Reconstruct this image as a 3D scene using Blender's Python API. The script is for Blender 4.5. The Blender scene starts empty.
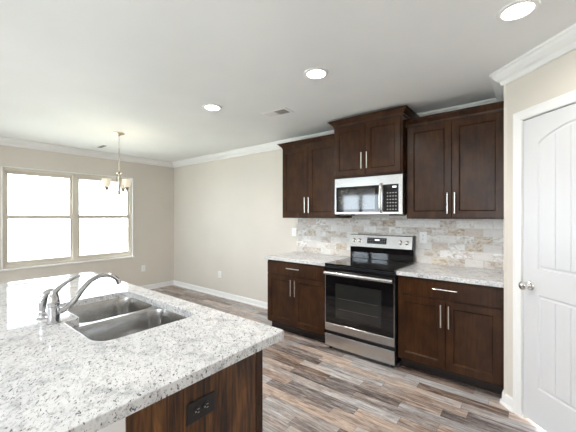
import bpy, bmesh, math, random
from mathutils import Vector, Matrix
random.seed(4)
C = bpy.context.scene.collection
scene = bpy.context.scene
PI = math.pi
R = math.radians

# ------------------------------------------------------------------ camera, world, lights, exposure
cd = bpy.data.cameras.new('camera')
cam = bpy.data.objects.new('camera', cd); C.objects.link(cam)
cam.location = (1.758, -3.484, 1.424)
cam.rotation_euler = (R(90), 0, R(38.63))
cd.sensor_width = 36.0
cd.lens = 308.06 / 576 * 36
cd.shift_y = -0.7 / 576
cd.clip_start = 0.02
scene.camera = cam

world = bpy.data.worlds.new('world'); scene.world = world
world.use_nodes = True
bg = world.node_tree.nodes['Background']
bg.inputs[0].default_value = (0.79, 0.905, 1.0, 1)
bg.inputs[1].default_value = 6.0

def area(name, loc, rot, sx, sy, power, col=(1, 1, 1), portal=False):
    l = bpy.data.lights.new(name, 'AREA'); l.shape = 'RECTANGLE'
    l.size = sx; l.size_y = sy; l.energy = power; l.color = col
    o = bpy.data.objects.new(name, l); C.objects.link(o)
    o.location = loc; o.rotation_euler = rot
    if portal: l.cycles.is_portal = True
    return o
# sky portals: dinette window, patio window and added living window behind the camera
area('window_portal', (-4.2, -1.71, 1.39), (0, R(-90), 0), 1.5, 1.85, 1, portal=True)
area('patio_portal', (-2.83, -7.16, 1.15), (R(90), 0, 0), 1.6, 2.2, 1, portal=True)
area('living_portal', (1.75, -7.16, 1.35), (R(90), 0, 0), 2.0, 1.7, 1, portal=True)
sl = bpy.data.lights.new('sun', 'SUN'); sl.energy = 58; sl.angle = R(0.6); sl.color = (0.90, 0.96, 1.0)
sun = bpy.data.objects.new('sun', sl); C.objects.link(sun); sun.rotation_euler = (R(36), 0, R(-8))
# unseen fill light added behind the camera to brighten the room
area('added_fill_light', (0.4, -5.6, 2.47), (0, 0, 0), 1.2, 1.2, 50, (0.94, 0.97, 1.0))

scene.view_settings.view_transform = 'Standard'
scene.view_settings.look = 'None'
scene.view_settings.gamma = 1.0
scene.view_settings.exposure = 0.86
scene.view_settings.use_curve_mapping = False

# ------------------------------------------------------------------ node materials
class NT:
    def __init__(s, name):
        s.m = bpy.data.materials.new(name); s.m.use_nodes = True
        s.t = s.m.node_tree; s.b = s.t.nodes['Principled BSDF']
    def n(s, typ, **kw):
        o = s.t.nodes.new(typ)
        for k, v in kw.items(): setattr(o, k, v)
        return o
    def l(s, a, b): s.t.links.new(a, b)
    def math(s, op, a, b=None, c=None):
        o = s.n('ShaderNodeMath', operation=op)
        for i, v in enumerate((a, b, c)):
            if v is None: continue
            if isinstance(v, (int, float)): o.inputs[i].default_value = v
            else: s.l(v, o.inputs[i])
        return o.outputs[0]
    def coord(s): return s.n('ShaderNodeTexCoord').outputs['Object']
    def mapping(s, v, scale=(1, 1, 1), rot=(0, 0, 0), loc=(0, 0, 0)):
        o = s.n('ShaderNodeMapping'); s.l(v, o.inputs[0])
        o.inputs['Scale'].default_value = scale; o.inputs['Rotation'].default_value = rot
        o.inputs['Location'].default_value = loc
        return o.outputs[0]
    def noise(s, v, scale, detail=4, rough=0.5, dist=0.0, w=None):
        o = s.n('ShaderNodeTexNoise')
        if w is not None:
            o.noise_dimensions = '4D'; s.l(w, o.inputs['W'])
        s.l(v, o.inputs['Vector']); o.inputs['Scale'].default_value = scale
        o.inputs['Detail'].default_value = detail; o.inputs['Roughness'].default_value = rough
        o.inputs['Distortion'].default_value = dist
        return o.outputs['Fac']
    def ramp(s, f, stops, interp='LINEAR'):
        o = s.n('ShaderNodeValToRGB'); s.l(f, o.inputs[0]); cr = o.color_ramp; cr.interpolation = interp
        while len(cr.elements) > 1: cr.elements.remove(cr.elements[-1])
        cr.elements[0].position = stops[0][0]; cr.elements[0].color = tuple(stops[0][1]) + (1,)
        for p, c in stops[1:]:
            e = cr.elements.new(p); e.color = tuple(c) + (1,)
        return o.outputs[0]
    def mix(s, f, a, b, mode='MIX'):
        o = s.n('ShaderNodeMix', data_type='RGBA', blend_type=mode)
        if isinstance(f, (int, float)): o.inputs[0].default_value = f
        else: s.l(f, o.inputs[0])
        for i, v in ((6, a), (7, b)):
            if isinstance(v, tuple): o.inputs[i].default_value = v + (1,)
            else: s.l(v, o.inputs[i])
        return o.outputs[2]
    def bump(s, h, strength=0.2, dist=0.01):
        o = s.n('ShaderNodeBump'); o.inputs['Strength'].default_value = strength
        o.inputs['Distance'].default_value = dist
        s.l(h, o.inputs['Height']); s.l(o.outputs[0], s.b.inputs['Normal'])
    def set(s, **kw):
        for k, v in kw.items():
            i = s.b.inputs[k.replace('_', ' ')]
            if isinstance(v, (int, float)): i.default_value = v
            elif isinstance(v, tuple): i.default_value = v + (1,)
            else: s.l(v, i)
        return s

def g(v): return (v, v, v)
def srgb(r, gg, b):
    f = lambda c: (c / 255 / 12.92) if c / 255 <= 0.04045 else ((c / 255 + 0.055) / 1.055) ** 2.4
    return (f(r), f(gg), f(b))

def paint(name, col, rough=0.55, bumpy=0.05, var=0.03, scale=60):
    n = NT(name); co = n.coord()
    f = n.noise(co, 1.3, 2)
    c = n.ramp(f, [(0.3, tuple(x * (1 - var) for x in col)), (0.7, tuple(min(1, x * (1 + var)) for x in col))])
    n.set(Base_Color=c, Roughness=rough)
    if bumpy: n.bump(n.noise(co, scale * 4, 3), bumpy, 0.002)
    return n.m

M = {}
M['wall'] = paint('greige wall paint', srgb(223, 216, 206), 0.6)
M['ceiling'] = paint('ceiling paint', srgb(240, 240, 240), 0.8, 0.1)
M['white'] = paint('white trim paint', srgb(244, 243, 242), 0.28, 0.01, 0.01)
M['knee'] = paint('white knee wall paint', srgb(250, 250, 250), 0.4, 0.01, 0.01)
M['door'] = paint('white door paint', srgb(222, 222, 224), 0.3, 0.02, 0.01, 20)
M['vinyl'] = paint('window vinyl', srgb(224, 216, 203), 0.35, 0.0, 0.01)
M['plate'] = paint('white plastic', srgb(250, 250, 249), 0.3, 0.0, 0.01)

def wood_cab():
    n = NT('dark stained maple'); co = n.coord()
    st = n.noise(n.mapping(co, (18, 18, 1.6)), 3.0, 6, 0.6, 0.3)
    bl = n.noise(n.mapping(co, (3, 3, 2.2)), 2.2, 3, 0.5, 0.4)
    f = n.math('ADD', n.math('MULTIPLY', st, 0.45), n.math('MULTIPLY', bl, 0.55))
    c = n.ramp(f, [(0.28, (0.020, 0.0066, 0.0022)), (0.5, (0.039, 0.0142, 0.0044)), (0.74, (0.074, 0.029, 0.0085))])
    n.set(Base_Color=c, Roughness=0.27, Specular_IOR_Level=0.28)
    n.b.inputs['Coat Weight'].default_value = 0.0; n.b.inputs['Coat Roughness'].default_value = 0.22
    n.bump(st, 0.04, 0.002)
    return n.m
M['cab'] = wood_cab()
def wood_panel():
    n = NT('walnut veneer end panel'); co = n.coord()
    d = n.noise(n.mapping(co, (4, 4, 0.8)), 2.2, 3, 0.5, 1.6)
    st = n.noise(n.mapping(co, (9, 9, 0.6)), 3.0, 7, 0.62, 1.6)
    f = n.math('ADD', n.math('MULTIPLY', st, 0.6), n.math('MULTIPLY', d, 0.4))
    c = n.ramp(f, [(0.40, (0.006, 0.0025, 0.0015)), (0.46, (0.036, 0.013, 0.004)), (0.54, (0.105, 0.041, 0.011)), (0.66, (0.26, 0.112, 0.031))])
    n.set(Base_Color=c, Roughness=0.4); n.bump(st, 0.06, 0.002)
    return n.m
M['panel'] = wood_panel()
M['inside'] = NT('toe kick painted shade').set(Base_Color=(0.012, 0.006, 0.004), Roughness=0.6).m  # shade of the toe recess put into a near-black colour

def granite():
    n = NT('white speckled granite'); co = n.coord()
    cm = n.mapping(co, (1, 1, 1), (0, 0, R(35)))
    cs = n.mapping(cm, (1.0, 2.0, 1.2))
    base = n.ramp(n.noise(co, 16, 5, 0.65), [(0.34, srgb(186, 187, 190)), (0.46, srgb(220, 220, 221)), (0.75, srgb(233, 233, 233))])
    f1 = n.noise(cs, 48, 4, 0.66, 0.6)
    c = n.mix(n.ramp(f1, [(0.52, g(0)), (0.62, g(0.5))]), base, srgb(150, 149, 152))
    f2 = n.noise(n.mapping(cs, (1, 1, 1), (0, 0, 0), (3.1, 1.7, 0)), 62, 3, 0.6, 0.9)
    c = n.mix(n.ramp(f2, [(0.60, g(0)), (0.65, g(0.92))]), c, srgb(78, 78, 84))
    f3 = n.noise(n.mapping(cm, (1.3, 1.8, 1), (0, 0, 0), (7, 4, 2)), 34, 3, 0.5, 0.6)
    c = n.mix(n.ramp(f3, [(0.64, g(0)), (0.70, g(0.38))]), c, srgb(160, 138, 124))
    f4 = n.noise(n.mapping(cs, (1.2, 1, 1), (0, 0, 0), (9, 14, 5)), 78, 2, 0.5, 0.6)
    c = n.mix(n.ramp(f4, [(0.655, g(0)), (0.685, g(1))]), c, srgb(26, 26, 32))
    n.set(Base_Color=c, Roughness=0.05, Specular_IOR_Level=0.6)
    return n.m
M['granite'] = granite()

def planks(name):
    n = NT(name); co = n.coord()
    sx = n.n('ShaderNodeSeparateXYZ'); n.l(co, sx.inputs[0])
    W, L = 0.092, 0.62
    ry = n.math('DIVIDE', sx.outputs[1], W); row = n.math('FLOOR', ry); fy = n.math('FRACT', ry)
    wn = n.n('ShaderNodeTexWhiteNoise', noise_dimensions='1D'); n.l(row, wn.inputs['W'])
    rx = n.math('ADD', n.math('DIVIDE', sx.outputs[0], L), n.math('MULTIPLY', wn.outputs[0], 7.3))
    col = n.math('FLOOR', rx); fx = n.math('FRACT', rx)
    cid = n.math('ADD', n.math('MULTIPLY', row, 17.13), n.math('MULTIPLY', col, 3.71))
    w2 = n.n('ShaderNodeTexWhiteNoise', noise_dimensions='1D'); n.l(cid, w2.inputs['W'])
    pid = w2.outputs[0]
    w4 = n.math('MULTIPLY', pid, 40.0)
    streak = n.noise(n.mapping(co, (2.2, 14, 1)), 2.2, 8, 0.72, 0.8, w=w4)
    fine = n.noise(n.mapping(co, (5, 130, 1)), 1.6, 4, 0.6, 0.2, w=w4)
    blot = n.noise(n.mapping(co, (2.0, 7, 1)), 1.8, 4, 0.6, 0.6, w=w4)
    f = n.math('ADD', n.math('ADD', n.math('MULTIPLY', streak, 0.55), n.math('MULTIPLY', pid, 0.14)), n.math('MULTIPLY', fine, 0.3))
    c = n.ramp(f, [(0.33, srgb(62, 51, 47)), (0.41, srgb(112, 99, 94)), (0.48, srgb(156, 145, 140)), (0.55, srgb(190, 182, 178)), (0.64, srgb(224, 219, 216))])
    pw = n.math('FRACT', n.math('MULTIPLY', pid, 13.7))
    hue = n.ramp(n.math('ADD', n.math('MULTIPLY', blot, 0.7), n.math('MULTIPLY', pw, 0.45)), [(0.44, g(0)), (0.70, g(1))])
    c = n.mix(hue, n.mix(1.0, c, (0.90, 0.95, 1.0), 'MULTIPLY'), n.mix(1.0, c, (1.0, 0.86, 0.75), 'MULTIPLY'))
    thin = n.noise(n.mapping(co, (1.1, 60, 1)), 2.0, 3, 0.5, 0.3, w=w4)
    c = n.mix(n.ramp(thin, [(0.60, g(0)), (0.68, g(0.55))]), c, srgb(226, 221, 217))
    c = n.mix(n.ramp(thin, [(0.30, g(0.6)), (0.38, g(0))]), c, srgb(74, 56, 46))
    ex = n.math('MINIMUM', fx, n.math('SUBTRACT', 1.0, fx)); ey = n.math('MINIMUM', fy, n.math('SUBTRACT', 1.0, fy))
    gx = n.math('LESS_THAN', ex, 0.0022); gy = n.math('LESS_THAN', ey, 0.013)
    gr = n.math('MAXIMUM', gx, gy)
    c = n.mix(n.math('MULTIPLY', gr, 0.6), c, srgb(70, 60, 56))
    n.set(Base_Color=c, Roughness=n.math('ADD', 0.22, n.math('MULTIPLY', fine, 0.2)), Specular_IOR_Level=0.5)
    n.bump(n.math('SUBTRACT', n.math('MULTIPLY', fine, 0.4), gr), 0.12, 0.003)
    return n.m
M['floor'] = planks('weathered wood-look plank floor')

def tiles():
    n = NT('tumbled travertine subway tile'); co = n.coord()
    sx = n.n('ShaderNodeSeparateXYZ'); n.l(co, sx.inputs[0])
    W, H = 0.153, 0.0765
    rz = n.math('DIVIDE', n.math('SUBTRACT', sx.outputs[2], 0.912), H); row = n.math('FLOOR', rz); fz = n.math('FRACT', rz)
    off = n.math('MULTIPLY', n.math('MODULO', n.math('ADD', row, 40), 2.0), 0.5)
    rx = n.math('ADD', n.math('DIVIDE', sx.outputs[0], W), off); col = n.math('FLOOR', rx); fx = n.math('FRACT', rx)
    cid = n.math('ADD', n.math('MULTIPLY', row, 11.37), n.math('MULTIPLY', col, 5.91))
    wn = n.n('ShaderNodeTexWhiteNoise', noise_dimensions='1D'); n.l(cid, wn.inputs['W'])
    pid = wn.outputs[0]; w4 = n.math('MULTIPLY', pid, 30)
    tone = n.ramp(pid, [(0.0, srgb(236, 234, 231)), (0.30, srgb(228, 224, 221)), (0.52, srgb(219, 213, 208)),
                        (0.66, srgb(241, 240, 239)), (0.78, srgb(217, 206, 197)), (0.88, srgb(222, 212, 198)), (0.95, srgb(206, 194, 182))], 'CONSTANT')
    v = n.noise(n.mapping(co, (1, 1, 1.8)), 13, 7, 0.72, 1.4, w=w4)
    amt = n.ramp(pid, [(0.0, g(0.25)), (0.2, g(0.6)), (0.4, g(0.15)), (0.55, g(0.8)), (0.75, g(0.35)), (0.86, g(1.0))], 'CONSTANT')
    c = n.mix(n.math('MULTIPLY', n.ramp(v, [(0.45, g(0)), (0.62, g(1.0))]), amt), tone, srgb(160, 138, 112))
    pits = n.noise(co, 110, 3, 0.6, 0.4, w=w4)
    c = n.mix(n.ramp(pits, [(0.64, g(0)), (0.72, g(0.45))]), c, srgb(110, 98, 88))
    c = n.mix(n.ramp(v, [(0.25, g(0.6)), (0.42, g(0))]), c, srgb(238, 235, 230))
    ex = n.math('MULTIPLY', n.math('MINIMUM', fx, n.math('SUBTRACT', 1.0, fx)), W)
    ez = n.math('MULTIPLY', n.math('MINIMUM', fz, n.math('SUBTRACT', 1.0, fz)), H)
    d = n.math('MINIMUM', ex, ez)
    dj = n.math('ADD', d, n.math('MULTIPLY', n.math('SUBTRACT', pits, 0.5), 0.003))
    gm = n.ramp(dj, [(0.0014, g(1)), (0.0028, g(0))])
    c = n.mix(gm, c, srgb(214, 211, 206))
    n.set(Base_Color=c, Roughness=0.4)
    n.bump(n.math('SUBTRACT', n.math('MULTIPLY', v, 0.3), gm), 0.35, 0.004)
    return n.m
M['tile'] = tiles()

def steel(name, col=(0.56, 0.56, 0.57), rough=0.28, axis=(1, 120, 120), b=0.04):
    n = NT(name); co = n.coord()
    st = n.noise(n.mapping(co, axis), 4, 3, 0.6)
    n.set(Base_Color=n.ramp(st, [(0.3, tuple(x * 0.96 for x in col)), (0.7, tuple(min(1, x * 1.03) for x in col))]), Metallic=1.0,
          Roughness=n.math('ADD', rough - 0.04, n.math('MULTIPLY', st, 0.08)))
    if b: n.bump(st, b, 0.001)
    return n.m
M['steel'] = steel('brushed stainless steel', (0.57, 0.57, 0.57), 0.25, (2, 2, 160), 0.01)
M['steel_v'] = steel('brushed stainless steel sink', (0.50, 0.49, 0.48), 0.22, (60, 60, 1))
M['nickel'] = steel('satin nickel', (0.74, 0.72, 0.69), 0.24, (30, 30, 30), 0)
M['chrome'] = steel('polished chrome', (0.58, 0.58, 0.59), 0.06, (3, 3, 3), 0)
M['bronze'] = steel('brushed nickel fixture', (0.60, 0.54, 0.45), 0.25, (20, 20, 20), 0)

def simple(name, col, rough=0.4, **kw):
    n = NT(name); co = n.coord(); f = n.noise(co, 8, 2)
    n.set(Base_Color=n.ramp(f, [(0.3, tuple(x * 0.94 for x in col)), (0.7, tuple(min(1, x * 1.05) for x in col))]), Roughness=rough, **kw)
    return n.m
M['blackglass'] = simple('black ceramic glass', (0.006, 0.006, 0.007), 0.04, Specular_IOR_Level=0.6)
M['ovenwin'] = simple('dark oven window glass', (0.022, 0.023, 0.022), 0.05, Specular_IOR_Level=0.7)
M['mwwin'] = simple('microwave window screen', (0.03, 0.03, 0.03), 0.06, Specular_IOR_Level=1.0)
M['black'] = simple('black enamel', (0.009, 0.009, 0.010), 0.3)
M['blackplastic'] = simple('black plastic', (0.012, 0.012, 0.013), 0.35)
M['keys'] = simple('grey printed keys', (0.45, 0.45, 0.45), 0.5)
M['ring'] = simple('burner ring print', (0.09, 0.09, 0.095), 0.12)
M['dark'] = simple('dark slot', (0.01, 0.01, 0.01), 0.6)
M['grey'] = simple('grey duct metal', (0.12, 0.12, 0.12), 0.5)

def emit(name, col, s, base=(0.8, 0.8, 0.8)):
    n = NT(name); n.set(Base_Color=base, Roughness=0.4)
    n.b.inputs['Emission Color'].default_value = col + (1,); n.b.inputs['Emission Strength'].default_value = s
    return n.m
M['led'] = emit('downlight diffuser', (1.0, 0.95, 0.86), 14)
M['shade'] = emit('frosted lamp glass', (1.0, 0.88, 0.70), 0.15, srgb(238, 226, 206))
M['bulb'] = emit('warm bulb', (1.0, 0.80, 0.52), 10)
M['display'] = emit('lit display digits', (0.75, 0.9, 1.0), 1.2, (0.1, 0.1, 0.1))

def glass():
    n = NT('clear window glass'); t = n.t
    tr = n.n('ShaderNodeBsdfTransparent'); gl = n.n('ShaderNodeBsdfGlossy'); gl.inputs['Roughness'].default_value = 0.02
    fr = n.n('ShaderNodeFresnel'); fr.inputs[0].default_value = 1.45
    mx = n.n('ShaderNodeMixShader'); n.l(n.math('MULTIPLY', fr.outputs[0], 0.8), mx.inputs[0]); n.l(tr.outputs[0], mx.inputs[1]); n.l(gl.outputs[0], mx.inputs[2])
    n.l(mx.outputs[0], t.nodes['Material Output'].inputs[0])
    t.nodes.remove(n.b)
    return n.m
M['glass'] = glass()

# ------------------------------------------------------------------ mesh helpers
def finish(name, bm, mat, parent=None, smooth=False, angle=35):
    bmesh.ops.recalc_face_normals(bm, faces=bm.faces[:])
    me = bpy.data.meshes.new(name)
    if smooth:
        for f in bm.faces: f.smooth = True
        for e in bm.edges:
            if len(e.link_faces) == 2 and e.calc_face_angle(0) > R(angle): e.smooth = False
    bm.to_mesh(me); bm.free()
    me.materials.append(mat)
    o = bpy.data.objects.new(name, me); C.objects.link(o)
    if parent: o.parent = parent
    return o

def merge(dst, src, mat=None):
    if mat is not None: bmesh.ops.transform(src, matrix=mat, verts=src.verts[:])
    me = bpy.data.meshes.new('t'); src.to_mesh(me); src.free(); dst.from_mesh(me); bpy.data.meshes.remove(me)

def box(bm, x0, x1, y0, y1, z0, z1, bev=0.0, seg=1, mat=None):
    b = bmesh.new(); bmesh.ops.create_cube(b, size=1)
    for v in b.verts:
        v.co = Vector(((x0 + x1) / 2 + v.co.x * (x1 - x0), (y0 + y1) / 2 + v.co.y * (y1 - y0), (z0 + z1) / 2 + v.co.z * (z1 - z0)))
    if bev > 0: bmesh.ops.bevel(b, geom=b.edges[:], offset=bev, segments=seg, affect='EDGES', profile=0.5)
    merge(bm, b, mat)
def mbox(name, mat, parent, *a, **k):
    bm = bmesh.new(); box(bm, *a, **k); return finish(name, bm, mat, parent)

def lathe(bm, prof, seg=32, mat=None, caps=True):
    b = bmesh.new(); rings = []
    for r, z in prof:
        if r < 1e-5: rings.append([b.verts.new((0, 0, z))])
        else: rings.append([b.verts.new((r * math.cos(2 * PI * i / seg), r * math.sin(2 * PI * i / seg), z)) for i in range(seg)])
    for A, B in zip(rings, rings[1:]):
        for i in range(seg):
            j = (i + 1) % seg
            a0, a1 = A[i % len(A)], A[j % len(A)]; b0, b1 = B[i % len(B)], B[j % len(B)]
            vs = []
            for v in (a0, a1, b1, b0):
                if v not in vs: vs.append(v)
            if len(vs) >= 3:
                try: b.faces.new(vs)
                except ValueError: pass
    if caps:
        for rr in (rings[0], rings[-1]):
            if len(rr) > 2:
                try: b.faces.new(rr)
                except ValueError: pass
    merge(bm, b, mat)

def smooth_path(pts, n=8):
    P = [Vector(p) for p in pts]; out = []
    for i in range(len(P) - 1):
        p0 = P[max(i - 1, 0)]; p1 = P[i]; p2 = P[i + 1]; p3 = P[min(i + 2, len(P) - 1)]
        for k in range(n):
            t = k / n
            out.append(0.5 * ((2 * p1) + (-p0 + p2) * t + (2 * p0 - 5 * p1 + 4 * p2 - p3) * t * t + (-p0 + 3 * p1 - 3 * p2 + p3) * t ** 3))
    out.append(P[-1]); return out

def tube(bm, pts, rad, seg=12, closed=False, sx=1.0):
    P = [Vector(p) for p in pts]; n = len(P)
    rads = rad if isinstance(rad, (list, tuple)) else [rad] * n
    b = bmesh.new(); rings = []; up = None
    for i in range(n):
        if closed: d = (P[(i + 1) % n] - P[i - 1]).normalized()
        else: d = (P[min(i + 1, n - 1)] - P[max(i - 1, 0)]).normalized()
        if up is None:
            up = Vector((0, 0, 1)) if abs(d.z) < 0.9 else Vector((1, 0, 0))
        up = (up - d * up.dot(d)).normalized(); s = d.cross(up)
        rings.append([b.verts.new(P[i] + (up * math.cos(2 * PI * k / seg) + s * math.sin(2 * PI * k / seg) * sx) * rads[i]) for k in range(seg)])
    for i in range(n if closed else n - 1):
        A, B = rings[i], rings[(i + 1) % n]
        for k in range(seg):
            j = (k + 1) % seg; b.faces.new((A[k], A[j], B[j], B[k]))
    if not closed: b.faces.new(rings[0]); b.faces.new(rings[-1])
    merge(bm, b)

def poly_solid(bm, outer, holes, z0, z1):
    """flat slab with holes: outlines as lists of (x,y)"""
    b = bmesh.new(); loops = []
    for loop in [outer] + holes:
        vs = [b.verts.new((x, y, z1)) for x, y in loop]
        for i in range(len(vs)): b.edges.new((vs[i], vs[(i + 1) % len(vs)]))
        loops.append(vs)
    bmesh.ops.triangle_fill(b, edges=b.edges[:], use_beauty=True, use_dissolve=False)
    for f in b.faces:
        if f.calc_center_median() and f.normal.z < 0: f.normal_flip()
    ext = bmesh.ops.extrude_face_region(b, geom=b.faces[:])
    for v in ext['geom']:
        if isinstance(v, bmesh.types.BMVert): v.co.z = z0
    merge(bm, b)

def rrect(x0, x1, y0, y1, r, n=6):
    out = []
    for cx, cy, a0 in ((x1 - r, y1 - r, 0), (x0 + r, y1 - r, 90), (x0 + r, y0 + r, 180), (x1 - r, y0 + r, 270)):
        for i in range(n + 1):
            a = R(a0 + 90 * i / n); out.append((cx + r * math.cos(a), cy + r * math.sin(a)))
    return out

def round_poly(pts, radii, n=6):
    out = []; N = len(pts)
    for i in range(N):
        p = Vector(pts[i]).to_2d(); a = (Vector(pts[i - 1]).to_2d() - p); b = (Vector(pts[(i + 1) % N]).to_2d() - p)
        a.normalize(); b.normalize(); ang = a.angle(b); t = radii[i] / math.tan(ang / 2)
        A = p + a * t; B = p + b * t
        for k in range(n + 1):
            s = k / n; q = A * (1 - s) ** 2 + p * 2 * s * (1 - s) + B * s * s; out.append((q.x, q.y))
    return out

def sweep(path, prof, side=1, closed_path=False):
    """profile (u = away from path to the side, z) along a 2D path with mitres; returns one bmesh per segment"""
    P = [Vector(p) for p in path]; n = len(P); res = []
    nrm = []
    for i in range(n - 1):
        d = (P[i + 1] - P[i]).normalized(); nrm.append(Vector((-d.y, d.x)) * side)
    def off(i):
        if i == 0: return nrm[0]
        if i == n - 1: return nrm[-1]
        m = (nrm[i - 1] + nrm[i]).normalized(); return m / m.dot(nrm[i])
    for i in range(n - 1):
        b = bmesh.new(); r = []
        for j in (i, i + 1):
            o = off(j); r.append([b.verts.new((P[j].x + o.x * u, P[j].y + o.y * u, z)) for u, z in prof])
        k = len(prof)
        for a in range(k): b.faces.new((r[0][a], r[0][(a + 1) % k], r[1][(a + 1) % k], r[1][a]))
        b.faces.new(r[0]); b.faces.new(r[1]); res.append(b)
    return res

def empty(name, loc, rz=0.0):
    o = bpy.data.objects.new(name, None); C.objects.link(o); o.location = loc; o.rotation_euler = (0, 0, rz)
    o.empty_display_size = 0.1
    return o
def tag(o, label=None, cat=None, group=None, kind=None):
    if label: o['label'] = label
    if cat: o['category'] = cat
    if group: o['group'] = group
    if kind: o['kind'] = kind
    return o
def struct(o): o['kind'] = 'structure'; return o
def copy_tree(o, parent=None):
    c = o.copy(); C.objects.link(c)
    if parent: c.parent = parent
    for ch in list(o.children): copy_tree(ch, c)
    return c
def place(o, loc, rz=0): o.location = loc; o.rotation_euler = (0, 0, rz); return o

# ------------------------------------------------------------------ room shell
H = 2.5
XL, XR, YB, YF = -4.03, 3.1, 0.0, -7.0
S0 = Vector((1.580, -0.645)); DV = Vector((1, -1)).normalized(); S1 = S0 + DV * 1.25
T = 0.14
struct(mbox('floor', M['floor'], None, XL - T, XR + T, YF - T, YB + T, -0.1, 0))
struct(mbox('ceiling', M['ceiling'], None, XL - T, XR + T, YF - T, YB + T, H, H + 0.1))
struct(mbox('wall_back', M['wall'], None, XL - T, S0.x + T, 0, T, 0, H))
def wall_with_holes(name, horiz, c0, c1, a0, a1, holes):
    """a wall slab between c0 and c1 (thickness), running a0..a1, with rectangular holes (b0,b1,z0,z1)"""
    bm = bmesh.new(); cuts = sorted(holes)
    def bx(p, q, z0, z1):
        if q - p < 1e-4 or z1 - z0 < 1e-4: return
        if horiz == 'y': box(bm, c0, c1, p, q, z0, z1)
        else: box(bm, p, q, c0, c1, z0, z1)
    cur = a0
    for b0, b1, z0, z1 in cuts:
        bx(cur, b0, 0, H); bx(b0, b1, 0, z0); bx(b0, b1, z1, H); cur = b1
    bx(cur, a1, 0, H)
    return struct(finish(name, bm, M['wall']))
WY0, WY1, WZ0, WZ1 = -2.625, -0.825, 0.665, 2.115
wall_with_holes('wall_left', 'y', XL - T, XL, YF, YB, [(WY0, WY1, WZ0, WZ1)])
wall_with_holes('wall_front', 'x', YF - T, YF, XL, XR, [(-3.55, -2.1, 0.06, 2.2), (0.85, 2.65, 0.6, 2.1)])
struct(mbox('wall_right', M['wall'], None, XR, XR + T, YF, S1.y, 0, H))
def diag_box(bm, s0, s1, d0, d1, z0, z1, bev=0.0, seg=1):
    """box in the pantry wall frame: s along the wall, d out of the wall toward the kitchen"""
    m = Matrix.Translation((S0.x, S0.y, 0)) @ Matrix.Rotation(R(-45), 4, 'Z')
    box(bm, s0, s1, -d1, -d0, z0, z1, bev, seg, m)
DM = Matrix.Translation((S0.x, S0.y, 0)) @ Matrix.Rotation(R(-45), 4, 'Z')
bm = bmesh.new()
DS0, DS1, DZ = 0.165, 0.925, 2.09
diag_box(bm, 0.0, DS0, -0.11, 0, 0, H); diag_box(bm, DS1, 1.25, -0.11, 0, 0, H); diag_box(bm, DS0, DS1, -0.11, 0, DZ, H)
box(bm, S0.x, S0.x + 0.11, S0.y - 0.02, 0, 0, H)
box(bm, S1.x - 0.02, XR + T, S1.y, S1.y + 0.11, 0, H)
struct(finish('wall_pantry', bm, M['wall']))

struct(mbox('floor_added_bounce', paint('pale grey bounce surface', srgb(205, 204, 203), 0.95, 0.6, 0.04, 90), None, XL + 0.03, XR - 0.03, YF + 0.03, -4.3, 0, 0.012))  # unseen pale floor, added to bounce sunlight up to the ceiling
# crown moulding and baseboards, one per wall, mitred
crown = [(0, H - 0.098), (0, H), (0.090, H), (0.090, H - 0.016), (0.078, H - 0.022), (0.068, H - 0.040), (0.048, H - 0.060), (0.028, H - 0.070),
         (0.024, H - 0.076), (0.022, H - 0.084), (0.014, H - 0.098)]
room = [(XL, YF), (XL, YB), (S0.x, YB), tuple(S0), tuple(S1), (XR, S1.y), (XR, YF), (XL, YF)]
for i, b in enumerate(sweep(room, crown, -1)): struct(finish('trim_%d' % (i + 1), b, M['white']))
base = [(0, 0), (0, 0.09), (0.006, 0.09), (0.011, 0.078), (0.013, 0.07), (0.013, 0.02), (0.024, 0.018), (0.028, 0.008), (0.028, 0)]
def baseboard(name, path):
    bm = bmesh.new()
    for b in sweep(path, base, -1): merge(bm, b)
    struct(finish(name, bm, M['white']))
baseboard('baseboard_left', [(XL, YF), (XL, YB), (-3.9, YB)])
baseboard('baseboard_back', [(-3.9, YB), (-0.868, YB)])
pa = S0 + DV * 0.105; pb = S0 + DV * 0.985
baseboard('baseboard_pantry', [(S0.x, -0.612), tuple(S0), tuple(pa)])
baseboard('baseboard_right', [tuple(pb), tuple(S1), (XR, S1.y), (XR, YF)])

# backsplash
struct(mbox('trim_8', M['tile'], None, -0.862, 1.579, -0.010, 0.0, 0.912, 1.392))
bpy.data.objects['trim_8'].name = 'wall_tile'

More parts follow.
